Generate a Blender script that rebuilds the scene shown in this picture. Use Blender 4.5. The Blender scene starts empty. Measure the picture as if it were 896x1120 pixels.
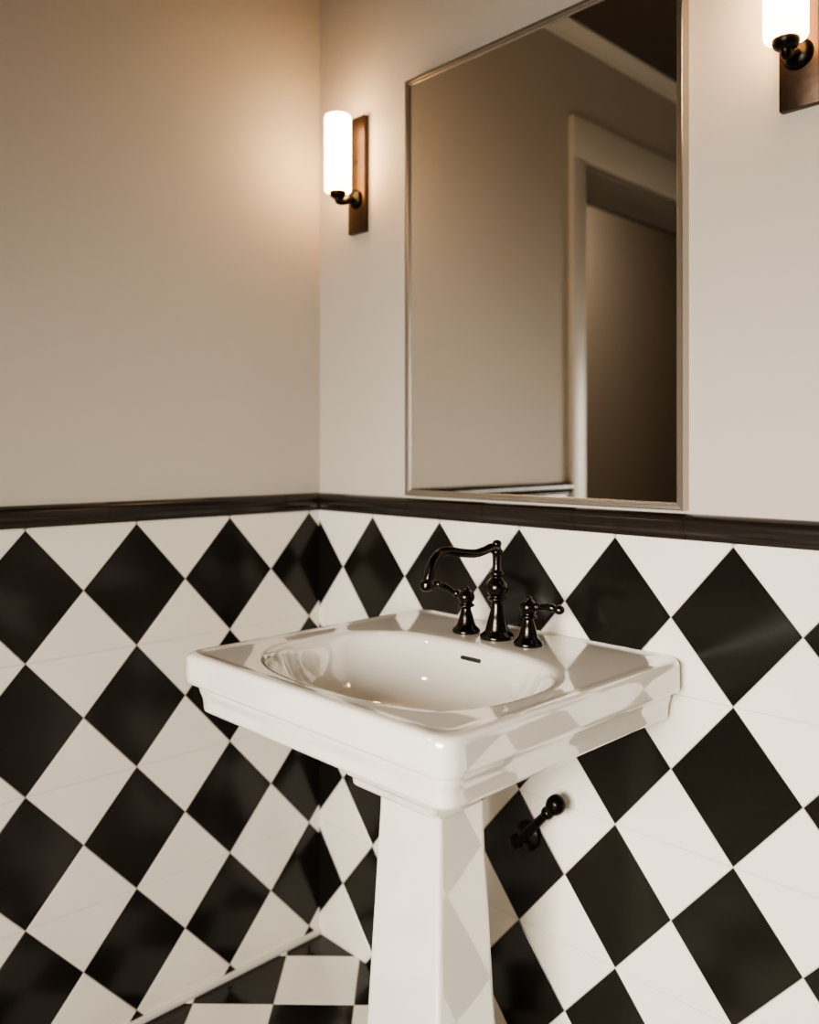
import bpy, bmesh, math, random
from mathutils import Vector, Matrix
random.seed(4)
sc = bpy.context.scene
COL = sc.collection

# ---------------------------------------------------------------- materials
def mat(name, col, rough=0.5, metal=0.0, coat=0.0, emis=None, estr=0.0, bump=None, var=None, spec=0.5):
    m = bpy.data.materials.new(name); m.use_nodes = True
    nt = m.node_tree; b = nt.nodes['Principled BSDF']
    b.inputs['Base Color'].default_value = (*col, 1)
    b.inputs['Roughness'].default_value = rough
    b.inputs['Metallic'].default_value = metal
    b.inputs['Coat Weight'].default_value = coat
    b.inputs['Coat Roughness'].default_value = 0.025
    b.inputs['Specular IOR Level'].default_value = spec
    if emis:
        b.inputs['Emission Color'].default_value = (*emis, 1)
        b.inputs['Emission Strength'].default_value = estr
    tc = nt.nodes.new('ShaderNodeTexCoord')
    if bump:
        n = nt.nodes.new('ShaderNodeTexNoise'); n.inputs['Scale'].default_value = bump[0]
        n.inputs['Detail'].default_value = bump[2] if len(bump) > 2 else 3
        bp = nt.nodes.new('ShaderNodeBump'); bp.inputs['Strength'].default_value = bump[1]
        bp.inputs['Distance'].default_value = 0.01
        nt.links.new(tc.outputs['Object'], n.inputs['Vector'])
        nt.links.new(n.outputs['Fac'], bp.inputs['Height'])
        nt.links.new(bp.outputs['Normal'], b.inputs['Normal'])
        if coat: nt.links.new(bp.outputs['Normal'], b.inputs['Coat Normal'])
    if var:
        n = nt.nodes.new('ShaderNodeTexNoise'); n.inputs['Scale'].default_value = var[0]
        n.inputs['Detail'].default_value = 4
        r = nt.nodes.new('ShaderNodeValToRGB')
        r.color_ramp.elements[0].position = 0.3; r.color_ramp.elements[1].position = 0.7
        r.color_ramp.elements[0].color = (*col, 1)
        r.color_ramp.elements[1].color = (*var[1], 1)
        nt.links.new(tc.outputs['Object'], n.inputs['Vector'])
        nt.links.new(n.outputs['Fac'], r.inputs['Fac'])
        nt.links.new(r.outputs['Color'], b.inputs['Base Color'])
    return m

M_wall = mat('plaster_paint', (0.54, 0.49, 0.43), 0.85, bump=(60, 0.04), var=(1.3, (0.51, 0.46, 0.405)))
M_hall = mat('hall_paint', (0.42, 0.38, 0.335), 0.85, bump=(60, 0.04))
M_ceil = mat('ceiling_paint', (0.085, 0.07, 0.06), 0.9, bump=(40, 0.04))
M_white = mat('white_trim_paint', (0.70, 0.67, 0.61), 0.35, bump=(30, 0.02))
M_lining = mat('door_lining_shaded', (0.30, 0.27, 0.24), 0.6, bump=(30, 0.02))  # dark tone paints in the shade of the unlit soffit
M_tw = mat('white_glazed_tile', (0.82, 0.775, 0.70), 0.16, bump=(9, 0.05, 1), var=(3, (0.79, 0.745, 0.675)))
M_tb = mat('black_glazed_tile', (0.010, 0.0085, 0.007), 0.17, bump=(9, 0.06, 1), spec=0.38)
M_grout = mat('grout', (0.42, 0.39, 0.35), 0.9, bump=(200, 0.2))
M_trim = mat('black_liner_tile', (0.014, 0.011, 0.009), 0.24, bump=(12, 0.06, 1))
M_porc = mat('porcelain', (0.82, 0.785, 0.72), 0.10, coat=1.0, bump=(6, 0.10, 1))
M_porc.node_tree.nodes['Principled BSDF'].inputs['Coat IOR'].default_value = 2.05
M_bronze = mat('oil_rubbed_bronze', (0.050, 0.043, 0.039), 0.20, 1.0, bump=(90, 0.05))
M_dark = mat('dark_metal', (0.022, 0.019, 0.017), 0.32, 1.0, bump=(80, 0.03))
M_plate = mat('aged_bronze_plate', (0.040, 0.025, 0.017), 0.38, 0.75, var=(14, (0.078, 0.050, 0.034)), bump=(70, 0.06))
M_nickel = mat('brushed_nickel', (0.46, 0.43, 0.385), 0.34, 1.0, bump=(150, 0.04))
M_mirror = mat('mirror_glass', (0.86, 0.85, 0.82), 0.0, 1.0)
M_hole = mat('overflow_dark', (0.01, 0.01, 0.01), 0.5, bump=(50, 0.05))

# frosted lamp glass, warmer at its lower end
M_glow = mat('frosted_lamp_glass', (0.9, 0.85, 0.75), 0.4, emis=(1, 0.8, 0.55), estr=24.0)
nt = M_glow.node_tree; b = nt.nodes['Principled BSDF']
tc = nt.nodes.new('ShaderNodeTexCoord'); sx = nt.nodes.new('ShaderNodeSeparateXYZ')
rp = nt.nodes.new('ShaderNodeValToRGB')
rp.color_ramp.elements[0].position = 0.0; rp.color_ramp.elements[0].color = (1.0, 0.52, 0.18, 1)
rp.color_ramp.elements[1].position = 0.45; rp.color_ramp.elements[1].color = (1.0, 0.65, 0.33, 1)
nt.links.new(tc.outputs['Generated'], sx.inputs[0]); nt.links.new(sx.outputs['Z'], rp.inputs[0])
nt.links.new(rp.outputs[0], b.inputs['Emission Color'])

# ---------------------------------------------------------------- mesh helpers
def link(name, me, mats, parent=None, smooth=False, auto=None):
    o = bpy.data.objects.new(name, me); COL.objects.link(o)
    for m in (mats if isinstance(mats, (list, tuple)) else [mats]): me.materials.append(m)
    if smooth:
        for p in me.polygons: p.use_smooth = True
    if auto is not None:
        me.set_sharp_from_angle(angle=math.radians(auto))
    if parent: o.parent = parent
    return o

def empty(name):
    o = bpy.data.objects.new(name, None); o.empty_display_size = 0.05
    COL.objects.link(o); return o

def boxes(name, lst, mats, parent=None, bevel=0.0, seg=2):
    bm = bmesh.new()
    for (a, c) in lst:
        vs = [bm.verts.new((x, y, z)) for x in (a[0], c[0]) for y in (a[1], c[1]) for z in (a[2], c[2])]
        for f in ((0,1,3,2),(4,6,7,5),(0,4,5,1),(2,3,7,6),(0,2,6,4),(1,5,7,3)):
            bm.faces.new([vs[i] for i in f])
    bmesh.ops.recalc_face_normals(bm, faces=bm.faces)
    if bevel:
        bmesh.ops.bevel(bm, geom=list(bm.edges), offset=bevel, segments=seg, profile=0.5, affect='EDGES')
    me = bpy.data.meshes.new(name); bm.to_mesh(me); bm.free()
    return link(name, me, mats, parent, smooth=bool(bevel), auto=35 if bevel else None)

def loft(name, rings, mats, parent=None, cap0=True, cap1=True, auto=40, smooth=True):
    bm = bmesh.new(); R = []
    for r in rings: R.append([bm.verts.new(p) for p in r])
    n = len(R[0])
    for a, c in zip(R[:-1], R[1:]):
        for i in range(n):
            j = (i+1) % n
            bm.faces.new((a[i], a[j], c[j], c[i]))
    if cap0: bm.faces.new(list(reversed(R[0])))
    if cap1: bm.faces.new(R[-1])
    bmesh.ops.recalc_face_normals(bm, faces=bm.faces)
    me = bpy.data.meshes.new(name); bm.to_mesh(me); bm.free()
    return link(name, me, mats, parent, smooth, auto)

def lathe(name, prof, origin, mats, parent=None, axis='Z', n=48, auto=50):
    """prof: list of (r, h) revolved about axis through origin"""
    rings = []
    for r, h in prof:
        ring = []
        for i in range(n):
            a = 2*math.pi*i/n; u, v = r*math.cos(a), r*math.sin(a)
            if axis == 'Z': p = Vector((u, v, h))
            elif axis == 'Y': p = Vector((u, -h, v))     # h goes out from the mirror wall
            else: p = Vector((h, u, v))
            ring.append(Vector(origin)+p)
        rings.append(ring)
    return loft(name, rings, mats, parent, auto=auto)

def smoothprof(pts, k=6):
    """catmull-rom resample of (r,h) profile"""
    out = []
    P = [pts[0]]+list(pts)+[pts[-1]]
    for i in range(1, len(P)-2):
        for s in range(k):
            t = s/k; v = []
            for c in range(len(pts[0])):
                a, b_, d, e = P[i-1][c], P[i][c], P[i+1][c], P[i+2][c]
                v.append(0.5*(2*b_+(d-a)*t+(2*a-5*b_+4*d-e)*t*t+(3*b_-a-3*d+e)*t**3))
            out.append(tuple(v))
    out.append(tuple(pts[-1])); return out

def tube(name, pts, mats, parent=None, n=24, k=8):
    """pts: (x,y,z,r) swept tube with varying radius"""
    S = smoothprof(pts, k)
    C = [Vector(s[:3]) for s in S]; rad = [max(s[3], 0.0005) for s in S]
    rings = []; up = None
    for i, c in enumerate(C):
        t = (C[min(i+1, len(C)-1)]-C[max(i-1, 0)]).normalized()
        if up is None:
            up = Vector((1, 0, 0)) if abs(t.x) < 0.8 else Vector((0, 0, 1))
        u = (up-t*up.dot(t)).normalized(); v = t.cross(u); up = u
        rings.append([c+rad[i]*(math.cos(2*math.pi*j/n)*u+math.sin(2*math.pi*j/n)*v) for j in range(n)])
    return loft(name, rings, mats, parent, auto=60)

def sphere(name, c, r, mats, parent=None, sc3=(1, 1, 1)):
    bm = bmesh.new(); bmesh.ops.create_uvsphere(bm, u_segments=32, v_segments=20, radius=r)
    for v in bm.verts: v.co = Vector((v.co.x*sc3[0], v.co.y*sc3[1], v.co.z*sc3[2]))+Vector(c)
    me = bpy.data.meshes.new(name); bm.to_mesh(me); bm.free()
    return link(name, me, mats, parent, True)

# ---------------------------------------------------------------- room shell
RX, RY, RZ = 2.6, -2.7, 2.58
TH = 0.22
DY0, DY1, DZ = -1.140, -2.22, 2.15          # door opening in left wall
wall_back = boxes('wall_back', [((-TH, 0, 0), (RX, 0.12, RZ))], M_wall)
wall_left = boxes('wall_left', [((-TH, DY0, 0), (0, 0, RZ)), ((-TH, RY-.12, 0), (0, DY1, RZ)),
                                ((-TH, DY1, DZ), (0, DY0, RZ))], M_wall)
wall_right = boxes('wall_right', [((RX, RY-.12, 0), (RX+.12, 0.12, RZ))], M_wall)
WX0, WX1, WZ0, WZ1 = 0.75, 2.15, 0.65, 1.75
wall_front = boxes('wall_front', [((0, RY-.12, 0), (WX0, RY, RZ)), ((WX1, RY-.12, 0), (RX, RY, RZ)),
                                  ((WX0, RY-.12, 0), (WX1, RY, WZ0)), ((WX0, RY-.12, WZ1), (WX1, RY, RZ))], M_wall)
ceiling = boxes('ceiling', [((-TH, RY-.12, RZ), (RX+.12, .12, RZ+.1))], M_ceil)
# hall beyond the door
HX = -1.15
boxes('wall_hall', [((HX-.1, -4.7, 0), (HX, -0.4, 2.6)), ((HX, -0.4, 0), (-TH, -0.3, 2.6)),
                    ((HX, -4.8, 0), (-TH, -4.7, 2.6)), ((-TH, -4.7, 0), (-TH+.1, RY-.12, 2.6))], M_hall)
boxes('ceiling_hall', [((HX-.1, -4.8, 2.6), (-TH, -0.3, 2.7))], M_ceil)
boxes('floor_hall', [((HX-.1, -4.8, -.1), (-TH, -0.3, 0.0))], mat('hall_floor_wood', (0.12, 0.07, 0.04), 0.4, var=(6, (0.08, 0.045, 0.025))))

# ---------------------------------------------------------------- tiles
def clip(poly, nx, ny, d):   # keep nx*x+ny*y<=d
    out = []
    for i in range(len(poly)):
        a, c = poly[i], poly[(i+1) % len(poly)]
        da, dc = nx*a[0]+ny*a[1]-d, nx*c[0]+ny*c[1]-d
        if da <= 0: out.append(a)
        if (da < 0 < dc) or (dc < 0 < da):
            t = da/(da-dc); out.append((a[0]+t*(c[0]-a[0]), a[1]+t*(c[1]-a[1])))
    return out
def area(p): return 0.5*sum(p[i][0]*p[(i+1) % len(p)][1]-p[(i+1) % len(p)][0]*p[i][1] for i in range(len(p)))
def inset(poly, e):
    out = list(poly)
    n = len(poly)
    for i in range(n):
        a, c = poly[i], poly[(i+1) % n]
        dx, dy = c[0]-a[0], c[1]-a[1]; L = math.hypot(dx, dy)
        if L < 1e-7: continue
        nx, ny = dy/L, -dx/L
        out = clip(out, nx, ny, nx*a[0]+ny*a[1]-e)
        if len(out) < 3: return []
    return out
def tile_mesh(name, tiles, to3, T, parent, grout=0.0006, bev=0.0010):
    bm = bmesh.new()
    for poly, mi in tiles:
        if area(poly) < 0: poly = poly[::-1]
        p0 = inset(poly, grout)
        if len(p0) < 3 or abs(area(p0)) < 2e-5: continue
        p1 = inset(p0, bev)
        if len(p1) < 3: continue
        ring1 = []
        for v in p0: ring1.append(min(p1, key=lambda q: (q[0]-v[0])**2+(q[1]-v[1])**2))
        tilt = (random.uniform(-.0025, .0025), random.uniform(-.0025, .0025))
        cx = sum(v[0] for v in p0)/len(p0); cy = sum(v[1] for v in p0)/len(p0)
        def h(v, base): return base+tilt[0]*(v[0]-cx)+tilt[1]*(v[1]-cy)
        A = [bm.verts.new(to3(v[0], v[1], 0.0)) for v in p0]
        B = [bm.verts.new(to3(v[0], v[1], h(v, T-bev*.8))) for v in p0]
        C = [bm.verts.new(to3(v[0], v[1], h(v, T))) for v in ring1]
        n = len(p0); fs = []
        for i in range(n):
            j = (i+1) % n
            fs.append(bm.faces.new((A[i], A[j], B[j], B[i])))
            fs.append(bm.faces.new((B[i], B[j], C[j], C[i])))
        fs.append(bm.faces.new(C))
        for f in fs: f.material_index = mi
    bmesh.ops.recalc_face_normals(bm, faces=bm.faces)
    me = bpy.data.meshes.new(name); bm.to_mesh(me); bm.free()
    return link(name, me, [M_tw, M_tb], parent)

def diamonds(u0, u1, z0, z1, uc, h, ztop, hv):
    """black diamonds centred at u=uc+2h*i ; whites offset"""
    res = []
    def add(cu, cz, mi, split=False):
        parts = [[(cu-h, cz), (cu, cz-hv), (cu+h, cz), (cu, cz+hv)]]
        if split: parts = [[(cu-h, cz+.0003), (cu, cz-hv), (cu+h, cz+.0003)], [(cu-h, cz-.0003), (cu+h, cz-.0003), (cu, cz+hv)]]
        for p in parts:
            p = clip(p, 1, 0, u1); p = clip(p, -1, 0, -u0) if len(p) > 2 else p
            p = clip(p, 0, 1, z1) if len(p) > 2 else p
            p = clip(p, 0, -1, -z0) if len(p) > 2 else p
            if len(p) > 2: res.append((p, mi))
    for j in range(0, 6):
        cz = ztop-hv-2*hv*j
        for i in range(-20, 22):
            add(uc+2*h*i, cz, 1)
    for j in range(0, 7):
        cz = ztop-2*hv*j
        for i in range(-20, 22):
            add(uc+h+2*h*i, cz, 0, split=(j > 0))
    return res
TT = 0.006
ZT = 1.036
# mirror wall: u = x
tile_mesh('tiles', diamonds(0.0, RX, 0, ZT, 0.095+0.1056, 0.1056, 1.028, 0.1248), lambda u, z, d: (u, -d, z), TT, wall_back)
boxes('grout', [((0, -0.0045, 0), (RX, 0.001, ZT))], M_grout, wall_back)
# left wall: u = -y
CY = -DY0-0.073
tile_mesh('tiles', diamonds(0.0045, CY, 0, ZT, 0.0364, 0.1104, 1.028, 0.1248), lambda u, z, d: (d, -u, z), TT, wall_left)
boxes('grout', [((-0.001, -CY, 0), (0.0045, 0, ZT))], M_grout, wall_left)
tile_mesh('tiles_far', diamonds(-DY1+.073, -RY, 0, ZT, 0.0364, 0.1104, 1.028, 0.1248), lambda u, z, d: (d, -u, z), TT, wall_left)
tile_mesh('tiles', diamonds(0, RX, 0, 0.60, 0.1, 0.1104, 1.028, 0.1248), lambda u, z, d: (u, RY+d, z), TT, wall_front)
tile_mesh('tiles', diamonds(0, -RY, 0, ZT, 0.1, 0.1104, 1.028, 0.1248), lambda u, z, d: (RX-d, -u, z), TT, wall_right)

# floor: diagonal checker tiles
floor = boxes('floor', [((-TH, RY-.12, -.1), (RX+.12, .12, -0.0015))], M_grout)
S = 0.172; fc = Vector((0.147, -0.118)); eu = Vector((.7071, .7071)); ev = Vector((-.7071, .7071))
ft = []
for i in range(-22, 23):
    for j in range(-22, 23):
        c = fc+eu*(i*S)+ev*(j*S)
        q = [c+eu*a*S/2+ev*b_*S/2 for a, b_ in ((-1, -1), (1, -1), (1, 1), (-1, 1))]
        p = [(v.x, v.y) for v in q]
        p = clip(p, 1, 0, RX); p = clip(p, -1, 0, 0.0) if len(p) > 2 else p
        p = clip(p, 0, 1, 0.0) if len(p) > 2 else p
        p = clip(p, 0, -1, -RY) if len(p) > 2 else p
        if len(p) > 2: ft.append((p, (i+j) % 2))
tile_mesh('floor_tiles', ft, lambda u, v, d: (u, v, -0.0045+d), 0.005, floor)

# liner trim: smooth rounded moulding, profile (out, z)
LP = smoothprof([(0.0, 1.0330), (0.012, 1.0332), (0.0150, 1.0362), (0.0150, 1.0400), (0.0175, 1.0435), (0.0225, 1.0490), (0.0245, 1.0560), (0.0235, 1.0640), (0.0190, 1.0705), (0.011, 1.0745), (0.0, 1.0752)], 4)
LP = [(max(o, 0), z) for o, z in LP]
def liner(name, a, c, seglen, to3):
    bm = bmesh.new(); st = [a]; s = a+seglen*.55
    while s < c-1e-3:
        st.append(s); s += seglen
    st.append(c)
    stations = []
    for i, q in enumerate(st):
        if 0 < i < len(st)-1: stations += [(q-.0008, 0), (q-.0003, .0010), (q+.0003, .0010), (q+.0008, 0)]
        else: stations.append((q, 0))
    rows = [[bm.verts.new(to3(q, max(o-sh, 0), z)) for o, z in LP] for q, sh in stations]
    for A, B in zip(rows[:-1], rows[1:]):
        for i in range(len(LP)-1): bm.faces.new((A[i], A[i+1], B[i+1], B[i]))
    bm.faces.new(rows[0]); bm.faces.new(rows[-1][::-1])
    bmesh.ops.recalc_face_normals(bm, faces=bm.faces)
    me = bpy.data.meshes.new(name); bm.to_mesh(me); bm.free()
    return link(name, me, M_trim, None, True, 40)
liner('trim_1', 0.0, RX, 0.2135, lambda s, o, z: (s, -o, z))
liner('trim_2', 0.0, CY, 0.2135, lambda s, o, z: (o, -s, z))
liner('trim_3', -DY1+.073, -RY, 0.2135, lambda s, o, z: (o, -s, z))
liner('trim_4', 0, -RY, 0.2135, lambda s, o, z: (RX-o, -s, z))
# white quarter-round at the floor joint
boxes('baseboard_left', [((TT*.8, -CY, 0), (0.016, -0.001, 0.014))], M_white, bevel=0.004)

# crown moulding
CP = [(0, RZ-.048), (0.006, RZ-.048), (0.010, RZ-.040), (0.016, RZ-.030), (0.027, RZ-.018), (0.036, RZ-.010), (0.040, RZ-.006), (0.040, RZ), (0, RZ)]
def crown(name, L, to3):
    rings = [[to3(s, o, z) for o, z in CP] for s in (0, L)]
    return loft(name, rings, M_white, smooth=False, auto=None)
crown('trim_5', RX, lambda s, o, z: (s, -o, z))
crown('trim_6', -RY, lambda s, o, z: (o, -s, z))
crown('trim_7', RX, lambda s, o, z: (s, RY+o, z))
crown('trim_8', -RY, lambda s, o, z: (RX-o, -s, z))

# doorway casing + lining
CW = 0.073
cas = boxes('trim_9', [((.0005, DY0, 0), (0.022, DY0+CW, DZ-.0005)), ((.0005, DY1-CW, 0), (0.022, DY1, DZ-.0005)),
                 ((.0005, DY1-CW, DZ), (0.022, DY0+CW, DZ+.135))], M_white, bevel=0.002)
boxes('lining', [((-TH, DY1, DZ-.015), (.0004, DY0, DZ-.0005)),
                 ((-TH, DY0-.015, 0), (.0004, DY0-.0005, DZ-.0155)), ((-TH, DY1+.0005, 0), (.0004, DY1+.015, DZ-.0155))],
      M_lining, cas, bevel=0.001)

# added window, unseen behind the camera, made to carry the main fill light
win = empty('added_window_1')
f = 0.05
boxes('frame', [((WX0, RY-.10, WZ0), (WX0+f, RY+.02, WZ1)), ((WX1-f, RY-.10, WZ0), (WX1, RY+.02, WZ1)),
                ((WX0+f, RY-.10, WZ0), (WX1-f, RY+.02, WZ0+f)), ((WX0+f, RY-.10, WZ1-f), (WX1-f, RY+.02, WZ1)),
                (((WX0+WX1)/2-.02, RY-.09, WZ0+f), ((WX0+WX1)/2+.02, RY-.02, WZ1-f))], M_white, win, bevel=0.003)
al = bpy.data.lights.new('window_fill', 'AREA'); al.shape = 'RECTANGLE'; al.size = WX1-WX0; al.size_y = WZ1-WZ0  # area lamp for the main fill, outside the added opening
al.energy = 42; al.color = (1.0, 0.92, 0.80); al.spread = math.radians(78)
ao = bpy.data.objects.new('window_fill', al); COL.objects.link(ao)
ao.location = ((WX0+WX1)/2, RY-.18, (WZ0+WZ1)/2)
ao.rotation_euler = (Vector((-.20, 1, -.32))).to_track_quat('-Z', 'Y').to_euler()
ao.parent = win

# ---------------------------------------------------------------- pedestal sink
sink = empty('pedestal_sink')
NB = 360
def rrect(cx, hw, yf, yb, z, r, n=NB):
    cy = (yf+yb)/2; hd = (yb-yf)/2; r = min(r, hw, hd); out = []
    for i in range(n):
        a = 2*math.pi*(i+.5)/n; dx, dy = math.cos(a)*hw, math.sin(a)*hd   # scaled ray
        lo, hi = 0.0, 2.0
        for _ in range(26):
            m = (lo+hi)/2; px, py = abs(dx*m), abs(dy*m)
            qx, qy = px-(hw-r), py-(hd-r)
            d = math.hypot(max(qx, 0), max(qy, 0))+min(max(qx, qy), 0)-r
            if d > 0: hi = m
            else: lo = m
        out.append((cx+dx*lo, cy+dy*lo, z))
    return out
def sellipse(cx, cy, rx, ry, z, e, n=NB):
    out = []
    for i in range(n):
        a = 2*math.pi*(i+.5)/n; c, s = math.cos(a), math.sin(a)
        k = (abs(c)**e+abs(s)**e)**(-1/e)
        out.append((cx+rx*c*k, cy+ry*s*k, z))
    return out
CX, HW, YF, YB = 0.659, 0.309, -0.572, -0.0065
rings = []
def R(ins, z, r=0.03, back=0.0): rings.append(rrect(CX, HW-ins, YF+ins, YB-back, z, r))
# underside
for (hw, yf, yb, z, r) in [(0.066, -.336, -.228, 0.60, .01), (0.085, -.366, -.212, 0.624, .012), (0.094, -.376, -.206, 0.6255, .014),
        (0.096, -.378, -.204, 0.629, .014), (0.0965, -.379, -.203, 0.637, .014), (0.098, -.381, -.20, 0.6405, .014),
        (0.104, -.386, -.195, 0.643, .016), (0.106, -.388, -.193, 0.647, .016), (0.107, -.389, -.19, 0.660, .016),
        (0.112, -.395, -.185, 0.668, .018), (0.125, -.405, -.17, 0.680, .02), (0.150, -.430, -.14, 0.697, .025),
        (0.195, -.472, -.10, 0.715, .03), (0.245, -.515, -.05, 0.730, .03), (0.270, -.535, -.01, 0.7385, .03)]:
    rings.append(rrect(CX, hw, yf, yb, z, r))
R(.032, .7405, .022); R(.027, .7415, .024); R(.0235, .7440, .024); R(.0225, .748, .024); R(.0222, .757, .024)
R(.0205, .767, .024); R(.0175, .775, .025); R(.0165, .781, .025); R(.0165, .7875, .025)
R(.0160, .7893, .025); R(.0140, .7900, .025); R(.0035, .7905, .027); R(.0012, .7915, .028); R(0, .7945, .028)
R(0, .800, .028); R(.0005, .826, .028)
for k in range(1, 8):
    a = k/7*math.pi/2; R(.0005+.009*(1-math.cos(a)), .830+.010*math.sin(a), .028)
R(.014, .8403, .026); R(.020, .8397, .025); R(.026, .8388, .025)
outer = rings[-1]
BX, BY, RXb, RYb, E = 0.664, -0.350, 0.246, 0.180, 2.7
lip = sellipse(BX, BY, RXb+.012, RYb+.010, .8385, E)
for k in range(1, 7):
    t = k/7; rings.append([tuple(o[c]*(1-t)+l[c]*t for c in range(3)) for o, l in zip(outer, lip)])
rings.append(lip)
bow = [(.006, .8382, E), (.0, .8368, E), (-.005, .834, E), (-.0085, .829, E), (-.012, .820, E), (-.018, .802, 2.65), (-.028, .776, 2.6), (-.042, .752, 2.5), (-.062, .733, 2.4), (-.085, .722, 2.3), (-.11, .716, 2.2), (-.14, .712, 2.1)]
for (g, z, e) in bow: rings.append(sellipse(BX, BY, RXb+g, RYb+g, z, e))
rings.append(sellipse(BX, BY, .022, .022, .709, 2))
basin = loft('basin', rings, M_porc, sink, cap0=True, cap1=True, auto=None)

ped = []
for (hw, yf, yb, z, r) in [(0.125, -.40, -.165, 0.0, .02), (0.125, -.40, -.165, 0.022, .02), (0.123, -.398, -.167, 0.027, .02), (0.115, -.39, -.172, 0.032, .018),
        (0.112, -.388, -.174, 0.050, .018), (0.104, -.380, -.18, 0.070, .016), (0.094, -.368, -.195, 0.095, .014), (0.090, -.360, -.205, 0.13, .010),
        (0.084, -.352, -.212, 0.24, .009), (0.079, -.346, -.218, 0.36, .008), (0.073, -.339, -.224, 0.50, .007), (0.070, -.335, -.227, 0.58, .007), (0.069, -.334, -.228, 0.626, .007)]:
    ped.append(rrect(CX-.001, hw, yf, yb, z+.0006, r, 240))
loft('pedestal', ped, M_porc, sink, auto=50)
# overflow slot + drain
ys = BY+RYb-.0135
boxes('overflow_slot', [((BX-.028, ys-.004, .8115), (BX+.018, ys+.004, .8185))], M_hole, sink, bevel=0.003)
lathe('drain', [(0.030, .0), (0.030, .002), (0.026, .004), (0.021, .003), (0.012, .004), (0.001, .0045)], (BX, BY, .7095), M_dark, sink)

# ---------------------------------------------------------------- faucet
fa = empty('sink_faucet')
FX, FY, DZk = 0.651, -0.104, 0.8385
col = smoothprof([(.0305, 0), (.031, .004), (.0285, .008), (.0225, .013), (.0195, .022), (.0165, .034), (.0125, .048), (.0105, .060), (.0108, .066),
                  (.0165, .070), (.0165, .073), (.0125, .076), (.0175, .083), (.0205, .091), (.0185, .100), (.0125, .107), (.0095, .111), (.0130, .115), (.0128, .119), (.0090, .123),
                  (.0080, .135), (.0085, .150), (.0115, .154), (.0115, .158), (.0085, .161), (.0075, .166), (.0085, .171), (.0060, .176), (.0005, .178)], 4)
col = [(max(r, .0005), h) for r, h in col]
lathe('column', col, (FX, FY, DZk), M_bronze, fa)
ZZ = DZk
tube('spout', [(FX, FY, ZZ+.150, .0080), (FX, FY-.004, ZZ+.160, .0080), (FX, FY-.016, ZZ+.165, .0078), (FX, FY-.034, ZZ+.161, .0076), (FX, FY-.060, ZZ+.158, .0076),
               (FX, FY-.095, ZZ+.162, .0078), (FX, FY-.130, ZZ+.168, .0080), (FX, FY-.150, ZZ+.165, .0082), (FX, FY-.166, ZZ+.152, .0084), (FX, FY-.174, ZZ+.135, .0086),
               (FX, FY-.178, ZZ+.122, .0088), (FX, FY-.179, ZZ+.119, .0120), (FX, FY-.180, ZZ+.114, .0122), (FX, FY-.181, ZZ+.108, .0104), (FX, FY-.181, ZZ+.106, .004)], M_bronze, fa)
hp = smoothprof([(.0255, 0), (.026, .004), (.0235, .008), (.0185, .013), (.0155, .021), (.0125, .032), (.0095, .041), (.0092, .046), (.0150, .049), (.0150, .052), (.0115, .055),
                 (.0145, .060), (.0160, .066), (.0140, .073), (.0085, .078), (.0060, .080), (.0065, .083), (.0005, .086)], 4)
hp = [(max(r, .0005), h) for r, h in hp]
for nm, hx, sg, ls in (('cold', -0.072, -1, 1.2), ('hot', 0.074, 1, 1.0)):
    lathe('handle_'+nm, hp, (FX+hx, FY-.003, DZk), M_bronze, fa)
    x0 = FX+hx; z0 = DZk+.067; y0 = FY-.003
    up = .014 if sg < 0 else .003
    L = [(0, 0, .0060), (.014, .001, .0062), (.019, .002, .0080), (.024, .002, .0055), (.038, .003+up*.4, .0058),
         (.050, .002+up*.7, .0075), (.056, .001+up*.8, .0052), (.060, up, .0070), (.066, up, .0082), (.072, up, .0055), (.074, up, .0006)]
    tube('lever_'+nm, [(x0+sg*ls*a, y0, z0+h_, r_) for a, h_, r_ in L], M_bronze, fa)

# ---------------------------------------------------------------- shut-off valve on the wall below the basin
va = empty('shutoff_valve')
lathe('escutcheon', [(.027, 0.0), (.027, .003), (.022, .007), (.012, .010), (.0095, .012), (.0095, .030), (.0125, .031), (.0125, .042), (.009, .044), (.001, .045)], (0.645, -TT, 0.448), M_dark, va, axis='Y')
p0 = Vector((0.640, -.038, .440)); p1 = Vector((0.738, -.045, .545)); d = p1-p0
def pt(t, r): q = p0+d*t; return (q.x, q.y, q.z, r)
tube('handle', [pt(-.06, .001), pt(-.04, .009), pt(0, .0105), pt(.1, .009), pt(.35, .0085), pt(.6, .008), pt(.74, .008), pt(.78, .0115), pt(.84, .0115), pt(.87, .010), pt(.92, .0150), pt(1.0, .0178), pt(1.08, .0150), pt(1.12, .008), pt(1.13, .001)], M_dark, va)

# ---------------------------------------------------------------- mirror
mi = empty('wall_mirror')
mx0, mx1, mz0, mz1, md, fw = 0.3225, 0.969, 1.0812, 1.975, 0.022, 0.0125
def mring(i, y): return [(mx0+i, -y, mz0+i), (mx1-i, -y, mz0+i), (mx1-i, -y, mz1-i), (mx0+i, -y, mz1-i)]
loft('frame', [mring(0, 0.001), mring(0, md-.0012), mring(.0012, md), mring(fw*.55, md-.0005), mring(fw*.6, md-.003), mring(fw-.001, md-.004), mring(fw, md-.005), mring(fw, md-.010), mring(fw+.0, 0.003)],
     M_nickel, mi, cap0=True, cap1=False, auto=None, smooth=False)
gy = md-.007
boxes('glass', [((mx0+fw-.001, -gy, mz0+fw-.001), (mx1-fw+.001, -gy+.003, mz1-fw+.001))], M_mirror, mi)

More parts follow.
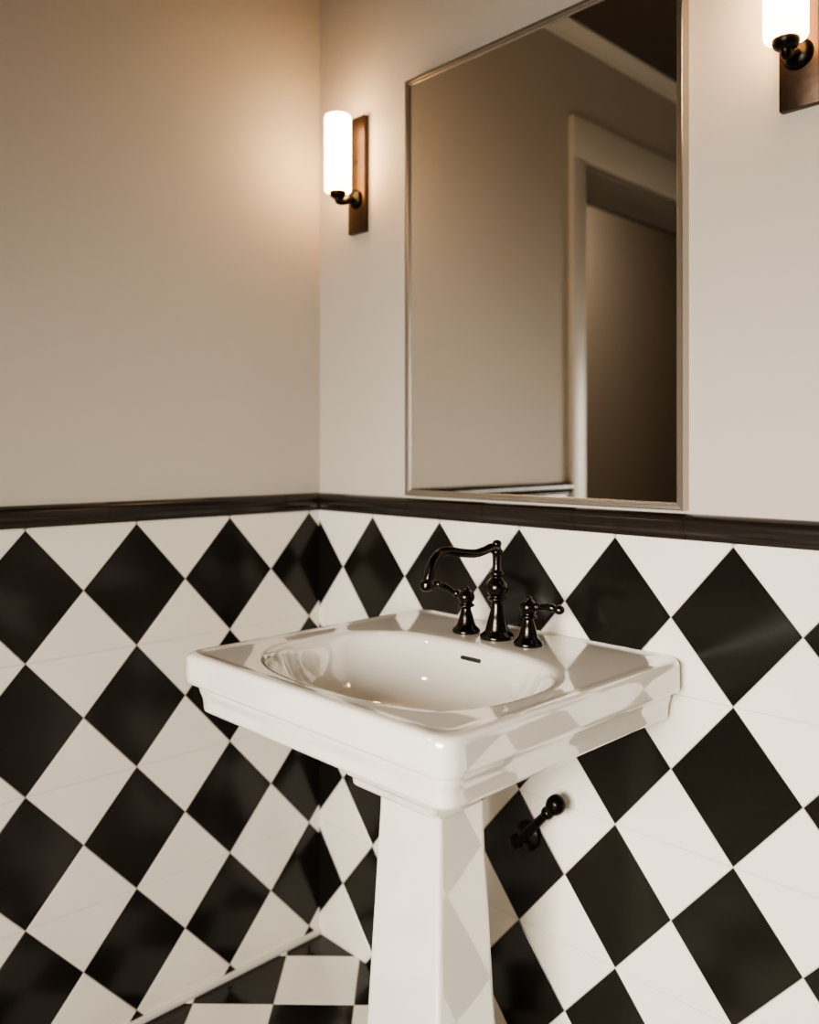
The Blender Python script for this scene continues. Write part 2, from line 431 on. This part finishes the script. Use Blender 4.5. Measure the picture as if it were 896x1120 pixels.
# ---------------------------------------------------------------- sconces
def sconce(sx_, gyy=-.068):
    s = empty('wall_sconce')
    pz0, pz1, pw = 1.680, 1.947, 0.029
    boxes('backplate', [((sx_-pw, -.014, pz0), (sx_+pw, -.0005, pz1))], M_plate, s, bevel=0.002)
    sphere('screw', (sx_, -.014, 1.845), .005, M_dark, s, (1, .6, 1))
    lathe('boss', [(.022, 0), (.022, .004), (.017, .009), (.009, .012), (.001, .013)], (sx_, -.013, 1.757), M_dark, s, axis='Y')
    tube('arm', [(sx_, -.018, 1.757, .0075), (sx_, -.035, 1.751, .0075), (sx_, -.050, 1.745, .0075), (sx_, gyy+.004, 1.743, .0080), (sx_, gyy, 1.748, .0080), (sx_, gyy, 1.756, .008)], M_dark, s)
    lathe('socket', [(.001, 0), (.010, .0), (.016, .004), (.019, .010), (.019, .017), (.004, .018)], (sx_, gyy, 1.748), M_dark, s)
    r = .0300
    prof = [(.004, 0), (r-.005, 0), (r-.0015, .0015), (r, .005), (r, .167), (r-.0015, .171), (r-.004, .1725), (r-.007, .171), (r-.008, .165), (r-.008, .006), (.002, .004)]
    lathe('glass_shade', prof, (sx_, gyy, 1.763), M_glow, s)
    return s
sconce(0.153)
sconce(1.148, -.060)

# ---------------------------------------------------------------- hall ceiling lamp
hl = empty('ceiling_lamp')
lathe('shade', [(.001, 0), (.06, .012), (.10, .04), (.11, .07), (.10, .085)], (-.68, -2.35, 2.514), mat('opal_glass', (.9, .85, .7), .4, emis=(1, .80, .60), estr=70), hl)

# ---------------------------------------------------------------- world + camera
w = bpy.data.worlds.new('world'); sc.world = w; w.use_nodes = True
bg = w.node_tree.nodes['Background']; bg.inputs[0].default_value = (0.9, 0.87, 0.83, 1); bg.inputs[1].default_value = 0.5

cam = bpy.data.cameras.new('camera'); co = bpy.data.objects.new('camera', cam); COL.objects.link(co)
cam.sensor_fit = 'HORIZONTAL'; cam.sensor_width = 36; cam.lens = 36*922.6/896
cam.shift_y = -67/896
cam.clip_start = 0.02
cam.dof.use_dof = True; cam.dof.focus_distance = 1.35; cam.dof.aperture_fstop = 2.8
co.location = (1.6375, -1.281, 1.1775)
fwd = Vector((-.718, .696, 0)).normalized()
co.rotation_euler = fwd.to_track_quat('-Z', 'Y').to_euler()
sc.camera = co
try:
    sc.view_settings.view_transform = 'AgX'
    sc.view_settings.look = 'AgX - Medium High Contrast'
    sc.view_settings.exposure = 0.1
except Exception as e: print(e)
